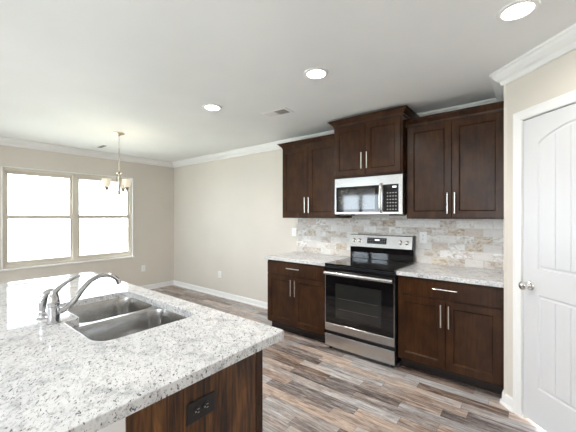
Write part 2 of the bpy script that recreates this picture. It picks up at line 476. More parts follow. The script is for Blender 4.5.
# ------------------------------------------------------------------ windows
def window(name, units, z0, z1, rail_z, fr=0.044, sash=0.056):
    """unit local frame: u along wall, w depth (0 = outside face, toward +w is the room), built on x=u, y=-w"""
    root = empty(name, (0, 0, 0)); struct(root)
    u0 = units[0][0]; u1 = units[-1][1]
    bm = bmesh.new()
    box(bm, u0, u0 + fr, -0.09, -0.02, z0, z1, 0.002); box(bm, u1 - fr, u1, -0.09, -0.02, z0, z1, 0.002)
    box(bm, u0 + fr, u1 - fr, -0.09, -0.02, z0, z0 + fr, 0.002); box(bm, u0 + fr, u1 - fr, -0.09, -0.02, z1 - fr, z1, 0.002)
    for (a, b), (c, d) in zip(units, units[1:]): box(bm, b - 0.036, c + 0.036, -0.10, -0.02, z0 + fr, z1 - fr, 0.002)
    finish('window_frame', bm, M['vinyl'], root)
    for k, (a, b) in enumerate(units):
        a2 = a + (fr if k == 0 else 0.036); b2 = b - (fr if k == len(units) - 1 else 0.036)
        for lo, hi, dy in ((rail_z - 0.030, z1 - fr, 0.018), (z0 + fr, rail_z + 0.030, 0.0)):
            bm = bmesh.new(); y0, y1 = -0.075 + dy, -0.050 + dy; s = 0.030
            box(bm, a2, a2 + s, y0, y1, lo, hi, 0.002); box(bm, b2 - s, b2, y0, y1, lo, hi, 0.002)
            box(bm, a2 + s, b2 - s, y0, y1, lo, lo + sash, 0.002); box(bm, a2 + s, b2 - s, y0, y1, hi - sash, hi, 0.002)
            sh = finish('sash', bm, M['vinyl'], root)
            mbox('pane', M['glass'], sh, a2 + s, b2 - s, (y0 + y1) / 2 - 0.003, (y0 + y1) / 2 + 0.003, lo + sash, hi - sash)
    return root
# dinette window: room is at +x of the wall; local +x -> world +y (u), local -y -> world... rotate +90deg
w1 = window('window_1', [(WY0, -1.735), (-1.735, WY1)], WZ0, WZ1, 1.40)
w1.rotation_euler = (0, 0, R(90)); w1.location = (XL - 0.115, 0, 0)
# white liner, sill and thin trim bead round the opening
bm = bmesh.new()
l = 0.012
box(bm, XL - 0.10, XL + 0.008, WY0, WY0 + l, WZ0, WZ1, 0.001); box(bm, XL - 0.10, XL + 0.008, WY1 - l, WY1, WZ0, WZ1, 0.001)
box(bm, XL - 0.10, XL + 0.008, WY0, WY1, WZ1 - l, WZ1, 0.001)
finish('window_liner', bm, M['white'], w1).matrix_parent_inverse = Matrix.Rotation(R(-90), 4, 'Z') @ Matrix.Translation((-(XL - 0.115), 0, 0))
bm = bmesh.new(); box(bm, XL - 0.10, XL + 0.022, WY0 - 0.02, WY1 + 0.02, WZ0 - 0.02, WZ0 + 0.004, 0.003)
finish('window_sill', bm, M['white'], w1).matrix_parent_inverse = Matrix.Rotation(R(-90), 4, 'Z') @ Matrix.Translation((-(XL - 0.115), 0, 0))
w2 = window('window_2', [(-3.55, -2.83), (-2.83, -2.1)], 0.06, 2.2, 1.1, 0.05, 0.05)
w2.rotation_euler = (0, 0, R(180)); w2.location = (-5.65, YF - 0.115, 0)
w3 = window('window_3_added', [(0.85, 1.75), (1.75, 2.65)], 0.6, 2.1, 1.35)  # unseen window, added to bring in more daylight
w3.rotation_euler = (0, 0, R(180)); w3.location = (3.5, YF - 0.115, 0)
# ground outside
gm = simple('pale concrete and lawn', srgb(138, 140, 128), 0.9)
g1 = struct(mbox('floor_exterior', gm, None, -16, 12, -18, 6, -0.35, -0.25))

# ------------------------------------------------------------------ pantry door
door = empty('door_1', (S0.x, S0.y, 0), R(-45)); struct(door)
# local frame: x along wall, -y toward the kitchen
def door_panel_bm():
    bm = bmesh.new()
    W0, W1, Z0, Z1 = DS0 + 0.008, DS1 - 0.008, 0.03, DZ - 0.008
    Y0 = -0.006   # front face plane (local y), toward -y is the room
    box(bm, W0, W1, Y0 + 0.008, Y0 + 0.04, Z0, Z1)
    st = 0.110
    a, b = W0 + st, W1 - st
    arch = lambda t: 1.905 + 0.085 * math.sin(PI * t) ** 0.8
    # face skins: stiles, bottom, mid rail, arched top rail
    box(bm, W0, a, Y0, Y0 + 0.009, Z0, Z1, 0.0); box(bm, b, W1, Y0, Y0 + 0.009, Z0, Z1, 0.0)
    box(bm, a, b, Y0, Y0 + 0.009, Z0, 0.27); box(bm, a, b, Y0, Y0 + 0.009, 0.895, 1.065)
    n = 20
    for i in range(n):
        t0, t1 = i / n, (i + 1) / n; x0, x1 = a + (b - a) * t0, a + (b - a) * t1
        c = bmesh.new(); z0, z1 = arch(t0), arch(t1)
        v = [c.verts.new(p) for p in ((x0, Y0, z0), (x1, Y0, z1), (x1, Y0, Z1), (x0, Y0, Z1), (x0, Y0 + 0.009, z0), (x1, Y0 + 0.009, z1), (x1, Y0 + 0.009, Z1), (x0, Y0 + 0.009, Z1))]
        for q in ((0, 1, 2, 3), (7, 6, 5, 4), (0, 4, 5, 1), (1, 5, 6, 2), (2, 6, 7, 3), (3, 7, 4, 0)): c.faces.new([v[k] for k in q])
        merge(bm, c)
    return bm, a, b, arch, Y0
bm, a, b, arch, Y0 = door_panel_bm()
finish('door_leaf', bm, M['door'], door)
def panel_insert(lo, hi_fn, nb):
    """raised plank insert with a sloped border, inside a..b, lo..hi(t)"""
    bm = bmesh.new(); n = 20; m = 0.024
    ring = lambda ins, y: ([(a + ins, y, lo + ins)] + [(b - ins, y, lo + ins)] + [(b - ins - (b - a - 2 * ins) * i / n, y, hi_fn(1 - i / n) - ins) for i in range(n + 1)])
    rs = [[bm.verts.new(p) for p in ring(i, y)] for i, y in ((0, Y0 + 0.001), (0.006, Y0 + 0.0075), (0.012, Y0 + 0.0078), (m, Y0 + 0.0025))]
    for A, B in zip(rs, rs[1:]):
        for i in range(len(A)): j = (i + 1) % len(A); bm.faces.new((A[i], A[j], B[j], B[i]))
    # planks with v grooves
    x0, x1 = a + m, b - m; k = nb; gw = 0.004
    cols = []
    for i in range(k):
        p = x0 + (x1 - x0) * i / k; q = x0 + (x1 - x0) * (i + 1) / k
        if i: cols.append((p, Y0 + 0.0075)); cols.append((p + gw, Y0 + 0.0025))
        else: cols.append((p, Y0 + 0.0025))
        cols.append((q - gw if i < k - 1 else q, Y0 + 0.0025))
    hi = lambda x: hi_fn((x - a) / (b - a)) - m
    dense = []
    for (p, yp), (q, yq) in zip(cols, cols[1:]):
        ss = 6 if q - p > 0.02 else 1
        for s in range(ss): dense.append((p + (q - p) * s / ss, yp + (yq - yp) * s / ss))
    dense.append(cols[-1])
    prev = None
    for x, y in dense:
        cur = (bm.verts.new((x, y, lo + m)), bm.verts.new((x, y, hi(x))))
        if prev: bm.faces.new((prev[0], cur[0], cur[1], prev[1]))
        prev = cur
    return finish('door_panel', bm, M['door'], door)
panel_insert(1.065, arch, 5)
panel_insert(0.27, lambda t: 0.895, 5)
# jamb + casing
bm = bmesh.new()
box(bm, DS0 - 0.012, DS0, -0.004, 0.11, 0, DZ + 0.012); box(bm, DS1, DS1 + 0.012, -0.004, 0.11, 0, DZ + 0.012); box(bm, DS0, DS1, -0.004, 0.11, DZ, DZ + 0.012)
box(bm, DS0, DS0 + 0.01, 0.04, 0.05, 0, DZ); box(bm, DS1 - 0.01, DS1, 0.04, 0.05, 0, DZ)
finish('door_jamb', bm, M['white'], door)
cas = [(0.0, 0.0), (0.0, 0.010), (0.006, 0.013), (0.040, 0.016), (0.050, 0.020), (0.060, 0.020), (0.064, 0.014), (0.064, 0.0)]
bm = bmesh.new()
c0, c1, ct = DS0 - 0.004, DS1 + 0.004, DZ + 0.004
def cas_ring(x, z, ox, oz): return [bm.verts.new((x + ox * u, -d, z + oz * u)) for u, d in cas]
rs = [cas_ring(c0, 0, -1, 0), cas_ring(c0, ct, -1, 1), cas_ring(c1, ct, 1, 1), cas_ring(c1, 0, 1, 0)]
for A, B in zip(rs, rs[1:]):
    for i in range(len(cas)): j = (i + 1) % len(cas); bm.faces.new((A[i], A[j], B[j], B[i]))
bm.faces.new(rs[0]); bm.faces.new(rs[-1])
finish('door_casing', bm, M['white'], door)
KX = DS0 + 0.062; KZ = 0.945
km = Matrix.Translation((KX, Y0, KZ)) @ Matrix.Rotation(R(90), 4, 'X')
bm = bmesh.new(); lathe(bm, [(0.0, 0.0), (0.033, 0.0), (0.033, 0.004), (0.028, 0.010), (0.012, 0.012), (0.012, 0.03), (0.016, 0.036), (0.026, 0.042), (0.029, 0.052), (0.027, 0.062), (0.018, 0.068), (0, 0.07)], 32, km)
finish('door_handle', bm, M['nickel'], door, True)

# ------------------------------------------------------------------ cabinets
def shaker_bm(x0, x1, z0, z1, yf, fw=0.056, th=0.020, rec=0.011):
    """door leaf with front face at y=yf, facing -y"""
    bm = bmesh.new()
    def ring(i, y): return [bm.verts.new(p) for p in ((x0 + i, y, z0 + i), (x1 - i, y, z0 + i), (x1 - i, y, z1 - i), (x0 + i, y, z1 - i))]
    rs = [ring(0, yf + th), ring(0, yf + 0.002), ring(0.002, yf), ring(fw, yf), ring(fw + 0.003, yf + 0.002), ring(fw + 0.010, yf + rec), ]
    for A, B in zip(rs, rs[1:]):
        for i in range(4): j = (i + 1) % 4; bm.faces.new((A[i], A[j], B[j], B[i]))
    bm.faces.new(rs[-1]); bm.faces.new(rs[0])
    return bm
def slab_bm(x0, x1, z0, z1, yf, th=0.020):
    bm = bmesh.new(); box(bm, x0, x1, yf, yf + th, z0, z1, 0.003, 2); return bm
def bar_handle(parent, x, y, z, L, vertical=True):
    bm = bmesh.new(); r = 0.0062; so = 0.030
    if vertical:
        tube(bm, [(x, y - so, z - L / 2), (x, y - so, z + L / 2)], r, 12)
        for s in (-1, 1): tube(bm, [(x, y + 0.001, z + s * L * 0.36), (x, y - so, z + s * L * 0.36)], 0.0048, 10)
    else:
        tube(bm, [(x - L / 2, y - so, z), (x + L / 2, y - so, z)], r, 12)
        for s in (-1, 1): tube(bm, [(x + s * L * 0.36, y + 0.001, z), (x + s * L * 0.36, y - so, z)], 0.0048, 10)
    return finish('handle', bm, M['nickel'], parent, True)

CT0, CT1 = 0.875, 0.912
def base_cabinet(x0, x1, yf, label):
    root = empty('base_cabinet', ((x0 + x1) / 2, -0.3, 0)); ox = -(x0 + x1) / 2
    a, b = x0 + ox, x1 + ox; yo = 0.3
    tag(root, label, 'cabinet', 'lower kitchen cabinets beside the range')
    F = yf + yo
    bm = bmesh.new(); box(bm, a, b, F + 0.02, yo - 0.002, 0.105, CT0 - 0.001); finish('carcass', bm, M['cab'], root)
    bm = bmesh.new()
    box(bm, a, a + 0.035, F, F + 0.02, 0.105, CT0 - 0.001, 0.001); box(bm, b - 0.035, b, F, F + 0.02, 0.105, CT0 - 0.001, 0.001)
    box(bm, a + 0.035, b - 0.035, F, F + 0.02, 0.835, CT0 - 0.001); box(bm, a + 0.035, b - 0.035, F, F + 0.02, 0.69, 0.725)
    box(bm, a + 0.035, b - 0.035, F, F + 0.02, 0.105, 0.14); finish('face_frame', bm, M['cab'], root)
    mbox('toe_kick', M['inside'], root, a + 0.0, b, F + 0.075, F + 0.09, 0.0, 0.105)  # recess shade painted in by its dark material
    bm = bmesh.new(); tube(bm, [(a, F + 0.068, 0.008), (b, F + 0.068, 0.008)], 0.008, 8); finish('shoe_moulding', bm, M['cab'], root, True)
    yd = F - 0.020
    dr = finish('drawer', slab_bm(a + 0.010, b - 0.010, 0.712, 0.856, yd), M['cab'], root)
    bar_handle(dr, (a + b) / 2, yd, 0.785 + 0.012, 0.19, False)
    mid = (a + b) / 2; gap = 0.002
    for s, (p, q) in ((-1, (a + 0.010, mid - gap)), (1, (mid + gap, b - 0.010))):
        d = finish('door', shaker_bm(p, q, 0.125, 0.700, yd), M['cab'], root)
        bar_handle(d, mid + s * 0.030, yd, 0.575, 0.19)
    return root
base_cabinet(-0.862, -0.006, -0.610, 'dark brown base cabinet with one drawer and two doors, left of the range')
base_cabinet(0.768, 1.577, -0.610, 'dark brown base cabinet with one drawer and two doors, between range and pantry door')

def counter(name, x0, x1, label):
    bm = bmesh.new(); box(bm, x0, x1, -0.648, -0.011, CT0, CT1, 0.004, 2)
    return tag(finish(name, bm, M['granite']), label, 'countertop')
counter('granite_countertop', -0.885, -0.004, 'short speckled granite countertop left of the range')
counter('granite_countertop', 0.766, 1.579, 'short speckled granite countertop right of the range, under the tile wall')

def cab_crown(path, z, hgt, proj):
    prof = [(0, z), (0.006, z), (0.008, z + hgt * 0.2), (proj * 0.35, z + hgt * 0.38), (proj * 0.75, z + hgt * 0.72), (proj * 0.8, z + hgt * 0.82), (proj, z + hgt * 0.86), (proj, z + hgt), (0, z + hgt)]
    bm = bmesh.new()
    for b in sweep(path, prof, -1): merge(bm, b)
    return bm
def wall_cabinet(x0, x1, yf, z0, z1, label, crown_path, ch, cp, hz, hl=0.19):
    root = empty('wall_cabinet', ((x0 + x1) / 2, 0, z0)); ox = -(x0 + x1) / 2; oz = -z0
    a, b = x0 + ox, x1 + ox; Z1 = z1 + oz
    tag(root, label, 'cabinet', 'upper kitchen cabinets')
    F = yf
    bm = bmesh.new(); box(bm, a, b, F + 0.02, -0.012 if z0 < 1.392 else -0.001, 0.0, Z1); finish('carcass', bm, M['cab'], root)
    bm = bmesh.new()
    box(bm, a, a + 0.035, F, F + 0.02, 0, Z1, 0.001); box(bm, b - 0.035, b, F, F + 0.02, 0, Z1, 0.001)
    box(bm, a + 0.035, b - 0.035, F, F + 0.02, 0, 0.035); box(bm, a + 0.035, b - 0.035, F, F + 0.02, Z1 - 0.04, Z1)
    finish('face_frame', bm, M['cab'], root)
    yd = F - 0.020; mid = (a + b) / 2
    for s, (p, q) in ((-1, (a + 0.014, mid - 0.002)), (1, (mid + 0.002, b - 0.014))):
        d = finish('door', shaker_bm(p, q, 0.014, Z1 - 0.018, yd), M['cab'], root)
        bar_handle(d, mid + s * 0.030, yd, hz + oz, hl)
    cr = finish('crown_moulding', cab_crown([(x + ox, y) for x, y in crown_path], Z1, ch, cp), M['cab'], root)
    return root
UY = -0.344
wall_cabinet(-0.842, -0.004, UY, 1.390, 2.300, 'tall dark brown upper cabinet at the left end of the row', [(-0.842, 0 - 0.005), (-0.842, UY), (-0.004, UY)], 0.062, 0.05, 1.550)
wall_cabinet(0.0, 0.760, -0.455, 1.838, 2.405, 'short raised dark brown cabinet above the microwave', [(0.0, -0.005), (0.0, -0.455), (0.760, -0.455), (0.760, -0.005)], 0.062, 0.055, 1.995, 0.17)
wall_cabinet(0.764, 1.577, UY, 1.390, 2.305, 'wide dark brown upper cabinet beside the pantry wall', [(0.764, UY), (1.577, UY)], 0.062, 0.05, 1.535)

# ------------------------------------------------------------------ range
rg = empty('range', (0.381, -0.35, 0)); tag(rg, 'freestanding stainless steel electric range with black glass cooktop and oven door', 'stove')
RX0, RX1 = 0.004 - 0.381, 0.757 - 0.381; RO = 0.35
def rb(name, mat, x0, x1, y0, y1, z0, z1, bev=0.0, seg=1, parent=None):
    return mbox(name, mat, parent or rg, x0, x1, y0 + RO, y1 + RO, z0, z1, bev, seg)
rb('body', M['black'], RX0, RX1, -0.625, -0.012, 0.03, 0.895)
ck = rb('cooktop', M['blackglass'], RX0, RX1, -0.660, -0.075, 0.896, 0.915, 0.004, 2)
for cx, cy, r in ((-0.19, -0.50, 0.105), (0.19, -0.50, 0.085), (-0.19, -0.22, 0.075), (0.19, -0.22, 0.105)):
    bm = bmesh.new(); lathe(bm, [(r - 0.003, 0.9152), (r, 0.9154), (r + 0.0, 0.9152)], 48, Matrix.Translation((cx, cy + RO, 0)), False)
    finish('burner_ring', bm, M['ring'], ck)
rb('cooktop_trim', M['black'], RX0, RX1, -0.657, -0.630, 0.878, 0.8955, 0.002)
od = rb('oven_door', M['black'], RX0 + 0.002, RX1 - 0.002, -0.652, -0.626, 0.196, 0.872, 0.003)
rb('door_top_band', M['blackglass'], RX0 + 0.003, RX1 - 0.003, -0.656, -0.652, 0.795, 0.868, 0.001, parent=od)
rb('door_glass', M['blackglass'], RX0 + 0.012, RX1 - 0.012, -0.6565, -0.652, 0.285, 0.794, 0.001, parent=od)
rb('oven_window', M['ovenwin'], RX0 + 0.13, RX1 - 0.13, -0.6575, -0.6565, 0.365, 0.715, parent=od)
bm = bmesh.new()
for z in (0.45, 0.56): box(bm, RX0 + 0.16, RX1 - 0.16, -0.6578 + RO, -0.6574 + RO, z, z + 0.002)
finish('oven_rack', bm, M['grey'], od)
rb('door_bottom_band', M['steel'], RX0 + 0.003, RX1 - 0.003, -0.657, -0.652, 0.205, 0.284, 0.001, parent=od)
for s in (RX0 + 0.0025, RX1 - 0.0105): rb('door_edge_trim', M['steel'], s, s + 0.008, -0.657, -0.652, 0.284, 0.795, parent=od)
bm = bmesh.new()
tube(bm, [(RX0 + 0.020, -0.696 + RO, 0.818), (RX1 - 0.008, -0.696 + RO, 0.818)], 0.019, 16, sx=1.0)
for s in (RX0 + 0.03, RX1 - 0.03): box(bm, s - 0.012, s + 0.012, -0.694 + RO, -0.655 + RO, 0.806, 0.830, 0.003)
finish('handle', bm, M['steel'], od, True)
rb('storage_drawer', M['steel'], RX0 + 0.003, RX1 - 0.003, -0.657, -0.627, 0.036, 0.170, 0.004, 2)
rb('kick_strip', M['black'], RX0 + 0.01, RX1 - 0.01, -0.60, -0.58, 0.012, 0.036)
for x in (RX0 + 0.04, RX1 - 0.04):
    for y in (-0.60, -0.06):
        bm = bmesh.new(); lathe(bm, [(0.016, 0.0), (0.016, 0.012), (0.007, 0.014), (0.007, 0.035)], 16, Matrix.Translation((x, y + RO, 0))); finish('leg', bm, M['blackplastic'], rg)
# backguard: black lower part and tilted stainless control panel
rb('backguard_base', M['blackglass'], RX0 + 0.004, RX1 - 0.004, -0.078, -0.014, 0.9155, 1.055, 0.003)
bm = bmesh.new(); prof = [(-0.014, 1.055), (-0.098, 1.050), (-0.100, 1.056), (-0.074, 1.190), (-0.066, 1.197), (-0.014, 1.197)]
v0 = [bm.verts.new((RX0 + 0.004, y + RO, z)) for y, z in prof]; v1 = [bm.verts.new((RX1 - 0.016, y + RO, z)) for y, z in prof]
for i in range(len(prof)): j = (i + 1) % len(prof); bm.faces.new((v0[i], v0[j], v1[j], v1[i]))
bm.faces.new(v0); bm.faces.new(v1)
cp = finish('control_panel', bm, M['steel'], rg)
bm = bmesh.new(); prof2 = [(-0.013, 1.053), (-0.101, 1.047), (-0.103, 1.056), (-0.076, 1.193), (-0.067, 1.201), (-0.013, 1.201)]
for (xa, xb) in ((RX1 - 0.016, RX1 - 0.002),):
    v0 = [bm.verts.new((xa, y + RO, z)) for y, z in prof2]; v1 = [bm.verts.new((xb, y + RO, z)) for y, z in prof2]
    for i in range(len(prof2)): j = (i + 1) % len(prof2); bm.faces.new((v0[i], v0[j], v1[j], v1[i]))
    bm.faces.new(v0); bm.faces.new(v1)
finish('end_cap', bm, M['blackplastic'], rg)
TIL = math.atan2(0.026, 0.134)
def on_panel(x, z, out=0.0):
    t = (z - 1.056) / 0.134; return Vector((x, RO - 0.100 + 0.026 * t - out, z))
PM = lambda x, z, out=0.0: Matrix.Translation(on_panel(x, z, out)) @ Matrix.Rotation(-TIL, 4, 'X')
bm = bmesh.new(); box(bm, -0.115, 0.115, -0.0012, 0.001, -0.035, 0.035, 0.0, 1, PM(-0.035, 1.130))
dsp = finish('display', bm, M['blackplastic'], cp)
bm = bmesh.new(); box(bm, -0.028, 0.028, -0.0018, -0.0012, -0.006, 0.010, 0, 1, PM(-0.030, 1.138)); finish('clock_digits', bm, M['display'], dsp)
for dx in (-0.095, -0.072, -0.049, 0.045, 0.068, 0.091):
    for dz in (-0.02, 0.0, 0.02):
        bm = bmesh.new(); box(bm, -0.005, 0.005, -0.0018, -0.0012, -0.002, 0.002, 0, 1, PM(-0.035 + dx, 1.130 + dz)); finish('button', bm, M['keys'], dsp)
for x in (-0.315, -0.245, 0.235, 0.305):
    bm = bmesh.new()
    lathe(bm, [(0, 0), (0.024, 0), (0.024, 0.004), (0.019, 0.006), (0.017, 0.024), (0.014, 0.027), (0, 0.027)], 28, PM(x, 1.125) @ Matrix.Rotation(R(90), 4, 'X'))
    box(bm, -0.003, 0.003, -0.030, -0.006, -0.016, 0.016, 0.001, 1, PM(x, 1.125))
    finish('knob', bm, M['nickel'], cp, True)

# ------------------------------------------------------------------ microwave
mw = empty('microwave', (0.381, -0.2, 1.432)); tag(mw, 'over-the-range stainless steel microwave with black window and keypad', 'microwave')
MX0, MX1 = 0.002 - 0.381, 0.757 - 0.381; MZ = 1.432
def mb(name, mat, x0, x1, y0, y1, z0, z1, bev=0.0, seg=1, parent=None):
    return mbox(name, mat, parent or mw, x0, x1, y0 + 0.2, y1 + 0.2, z0 - MZ, z1 - MZ, bev, seg)
mb('housing', M['black'], MX0, MX1, -0.405, -0.012, MZ, 1.836)
fd = mb('front_frame', M['steel'], MX0, MX1, -0.442, -0.406, 1.434, 1.832, 0.004, 2)
md = mb('door_glass', M['blackglass'], MX0 + 0.020, MX0 + 0.535, -0.4445, -0.4415, 1.458, 1.735, 0.001)
mb('window', M['mwwin'], MX0 + 0.048, MX0 + 0.475, -0.4455, -0.4445, 1.488, 1.705, parent=md)
kp = mb('keypad', M['blackglass'], MX0 + 0.560, MX0 + 0.715, -0.4445, -0.4415, 1.458, 1.735, 0.001)
mb('clock_digits', M['display'], MX0 + 0.655, MX0 + 0.695, -0.4452, -0.4445, 1.700, 1.716, parent=kp)
for i in range(4):
    for j in range(6):
        x = MX0 + 0.600 + 0.028 * i; z = 1.480 + 0.033 * j
        mb('button', M['keys'], x, x + 0.012, -0.4452, -0.4445, z, z + 0.008, parent=kp)
bm = bmesh.new(); hx = MX0 + 0.541
tube(bm, smooth_path([(hx, -0.444 + 0.2, 1.745 - MZ), (hx, -0.476 + 0.2, 1.715 - MZ), (hx, -0.484 + 0.2, 1.60 - MZ), (hx, -0.476 + 0.2, 1.485 - MZ), (hx, -0.444 + 0.2, 1.455 - MZ)], 6), 0.0105, 12, sx=1.2)
finish('handle', bm, M['nickel'], mw, True)
mb('grease_filter', M['grey'], MX0 + 0.04, MX0 + 0.13, -0.40, -0.20, 1.420, 1.4322)
mb('grease_filter', M['grey'], MX1 - 0.15, MX1 - 0.05, -0.40, -0.20, 1.420, 1.4322)
bm = bmesh.new()
for k in range(9): box(bm, MX1, MX1 + 0.0015, -0.33 + 0.2, -0.22 + 0.2, 1.60 - MZ + k * 0.016, 1.606 - MZ + k * 0.016)
finish('side_vent', bm, M['grey'], mw)

# ------------------------------------------------------------------ outlets and switches
def plate(name, w, h, mat, kind, label, cat, loc, rz, group=None, horizontal=False, slotmat=None):
    """plate facing local -y"""
    root = empty(name, loc, rz); tag(root, label, cat, group)
    bm = bmesh.new(); box(bm, -w / 2, w / 2, -0.006, 0, -h / 2, h / 2, 0.002, 2); finish('cover_plate', bm, mat, root)
    sm = slotmat or M['dark']
    if kind == 'outlet':
        for s in (-1, 1):
            m = Matrix.Translation((s * 0.0195, -0.006, 0)) @ Matrix.Rotation(R(90), 4, 'Y') if horizontal else Matrix.Translation((0, -0.006, s * 0.0195))
            bm = bmesh.new(); lathe(bm, [(0, 0), (0.0165, 0), (0.0165, 0.003), (0, 0.003)], 20, m @ Matrix.Rotation(R(90), 4, 'X')); r = finish('receptacle', bm, mat, root)
            bm = bmesh.new()
            for dx in (-0.006, 0.006): box(bm, dx - 0.0011, dx + 0.0011, -0.0035, -0.0029, 0.0, 0.008, 0, 1, m)
            box(bm, -0.0025, 0.0025, -0.0035, -0.0029, -0.009, -0.005, 0, 1, m); finish('slot', bm, sm, r)
    else:
        bm = bmesh.new(); box(bm, -0.0165, 0.0165, -0.0095, -0.005, -0.033, 0.033, 0.002); finish('rocker', bm, mat, root)
    return root
plate('wall_outlet', 0.075, 0.118, M['plate'], 'outlet', 'white outlet on the travertine tile right of the range', 'outlet', (0.832, -0.010, 1.188), 0)
plate('light_switch', 0.075, 0.118, M['plate'], 'switch', 'white light switch on the bare wall just left of the tile', 'switch', (-0.915, 0, 1.185), 0)
plate('wall_outlet', 0.075, 0.118, M['plate'], 'outlet', 'white outlet low on the long wall between corner and left base cabinet', 'outlet', (-2.56, 0, 0.385), 0)
plate('wall_outlet', 0.075, 0.118, M['plate'], 'outlet', 'white outlet low on the window wall near the corner', 'outlet', (XL, -0.636, 0.42), R(90))

# ------------------------------------------------------------------ island
IX0, IX1, IY0, IY1 = -1.385, 0.890, -3.46, -2.418
isl = empty('kitchen_island', (-0.25, -2.95, 0)); tag(isl, 'island base with a dark walnut end panel and white knee wall under a granite top', 'kitchen island')
def ib(name, mat, x0, x1, y0, y1, z0, z1, bev=0.0, parent=None):
    return mbox(name, mat, parent or isl, x0 + 0.25, x1 + 0.25, y0 + 2.95, y1 + 2.95, z0, z1, bev)
IC1 = 0.806; ICF = -2.490; ICB = -3.066
# carcass as an open box so that the sink can hang inside it
bm = bmesh.new()
def ibx(x0, x1, y0, y1, z0, z1, bev=0.0): box(bm, x0 + 0.25, x1 + 0.25, y0 + 2.95, y1 + 2.95, z0, z1, bev)
ibx(-1.33, IC1 - 0.02, ICB, ICB + 0.015, 0.105, CT0 - 0.001); ibx(-1.33, -1.31, ICB + 0.015, ICF - 0.02, 0.105, CT0 - 0.001); ibx(-1.33, IC1 - 0.02, ICB + 0.015, ICF - 0.02, 0.105, 0.125)
finish('carcass', bm, M['cab'], isl)
ib('end_panel', M['panel'], IC1 - 0.019, IC1, ICB, ICF - 0.030, 0.0, CT0 - 0.001)
bm = bmesh.new(); ibx(IC1 - 0.05, IC1 + 0.003, ICF - 0.0295, ICF + 0.009, 0.105, CT0 - 0.001, 0.001)
ibx(-1.33, -1.29, ICF - 0.0115, ICF + 0.009, 0.105, CT0 - 0.001); ibx(-1.29, IC1 - 0.05, ICF - 0.0115, ICF + 0.009, 0.84, CT0 - 0.001); ibx(-1.29, IC1 - 0.05, ICF - 0.0115, ICF + 0.009, 0.105, 0.14)
finish('face_frame', bm, M['cab'], isl)
ib('toe_kick', M['cab'], -1.33, IC1 - 0.02, ICF - 0.09, ICF - 0.075, 0, 0.105)
xs = [-1.325, -0.56, -0.02, 0.40, IC1 - 0.008]
def mirror_door(p, q, z0, z1):
    # doors face +y: build facing -y and rotate half a turn
    bmd = shaker_bm(-(q - p) / 2, (q - p) / 2, z0, z1, -0.020)
    bmesh.ops.rotate(bmd, cent=(0, 0, 0), matrix=Matrix.Rotation(PI, 3, 'Z'), verts=bmd.verts[:])
    bmesh.ops.translate(bmd, vec=((p + q) / 2 + 0.25, ICF + 0.0095 + 2.95 + 0.0, 0), verts=bmd.verts[:])
    d = finish('door', bmd, M['cab'], isl)
    bmh = bmesh.new(); hx, hy = p + 0.03 + 0.25, ICF + 0.03 + 2.95 + 0.03
    tube(bmh, [(hx, hy, z1 - 0.22), (hx, hy, z1 - 0.03)], 0.006, 10)
    for z in (z1 - 0.19, z1 - 0.06): tube(bmh, [(hx, hy, z), (hx, hy - 0.032, z)], 0.0045, 8)
    finish('handle', bmh, M['nickel'], d, True)
for p, q in zip(xs, xs[1:]): mirror_door(p + 0.004, q - 0.004, 0.125, 0.862)
ib('knee_wall', M['knee'], -1.33, IC1 - 0.004, ICB - 0.115, ICB - 0.001, 0, CT0 - 0.001)
plate('island_outlet', 0.122, 0.074, M['blackplastic'], 'outlet', 'black horizontal outlet on the walnut end of the island', 'outlet', (IC1, -2.804, 0.722), R(90), horizontal=True, slotmat=M['keys'])

# sink cut-out outline: two bowls, the far one shallower front to back, with a granite notch between them
NX0, NX1, NY0, NY1 = 0.010, 0.400, -3.000, -2.528     # near bowl
FX0, FX1, FY0 = -0.400, -0.030, -2.930
outline = round_poly([(NX1, NY1), (FX0, NY1), (FX0, FY0), (-0.020, FY0), (-0.010, NY0), (NX1, NY0)], [0.075, 0.085, 0.07, 0.012, 0.03, 0.085], 7)
bm = bmesh.new()
def rr_outer(): return rrect(IX0, IX1, IY0, IY1, 0.012, 4)
poly_solid(bm, rr_outer(), [outline], CT0, CT1)
hard = [e for e in bm.edges if len(e.link_faces) == 2 and e.calc_face_angle(0) > R(60) and e.verts[0].co.z > CT1 - 1e-4 and e.verts[1].co.z > CT1 - 1e-4]
bmesh.ops.bevel(bm, geom=hard, offset=0.004, segments=4, affect='EDGES', profile=0.5)
tag(finish('island_countertop', bm, M['granite']), 'large white speckled granite slab on the island with sink cut-out', 'countertop')

sink = empty('kitchen_sink', (-0.005, -2.765, CT0 - 0.002)); tag(sink, 'undermount double-bowl stainless steel sink set in the island', 'sink')
so = Vector((0.005, 2.765, -(CT0 - 0.002)))
ZT = CT0 - 0.002
def bowl(x0, x1, y0, y1, depth):
    bm = bmesh.new(); rings = []
    steps = [(0, 0.0, 0.085), (0.003, -0.01, 0.082), (0.010, -depth * 0.55, 0.075), (0.016, -depth * 0.88, 0.065), (0.032, -depth * 0.97, 0.05), (0.06, -depth, 0.03)]
    for ins, z, r in steps:
        rings.append([bm.verts.new((x + so.x, y + so.y, z)) for x, y in rrect(x0 + ins, x1 - ins, y0 + ins, y1 - ins, r, 8)])
    for A, B in zip(rings, rings[1:]):
        for i in range(len(A)): j = (i + 1) % len(A); bm.faces.new((A[i], A[j], B[j], B[i]))
    bm.faces.new(rings[-1])
    for f in bm.faces: f.smooth = True
    o = finish('bowl', bm, M['steel_v'], sink, True, 60)
    for p in o.data.polygons: p.flip() if False else None
    bm = bmesh.new()
    lathe(bm, [(0.0, 0.001), (0.022, 0.001), (0.030, 0.004), (0.045, 0.004), (0.046, 0.0)], 32, Matrix.Translation(((x0 + x1) / 2 + so.x, (y0 + y1) / 2 + so.y, -depth)))
    finish('drain', bm, M['chrome'], sink, True)
BX = (-0.012, 0.002)
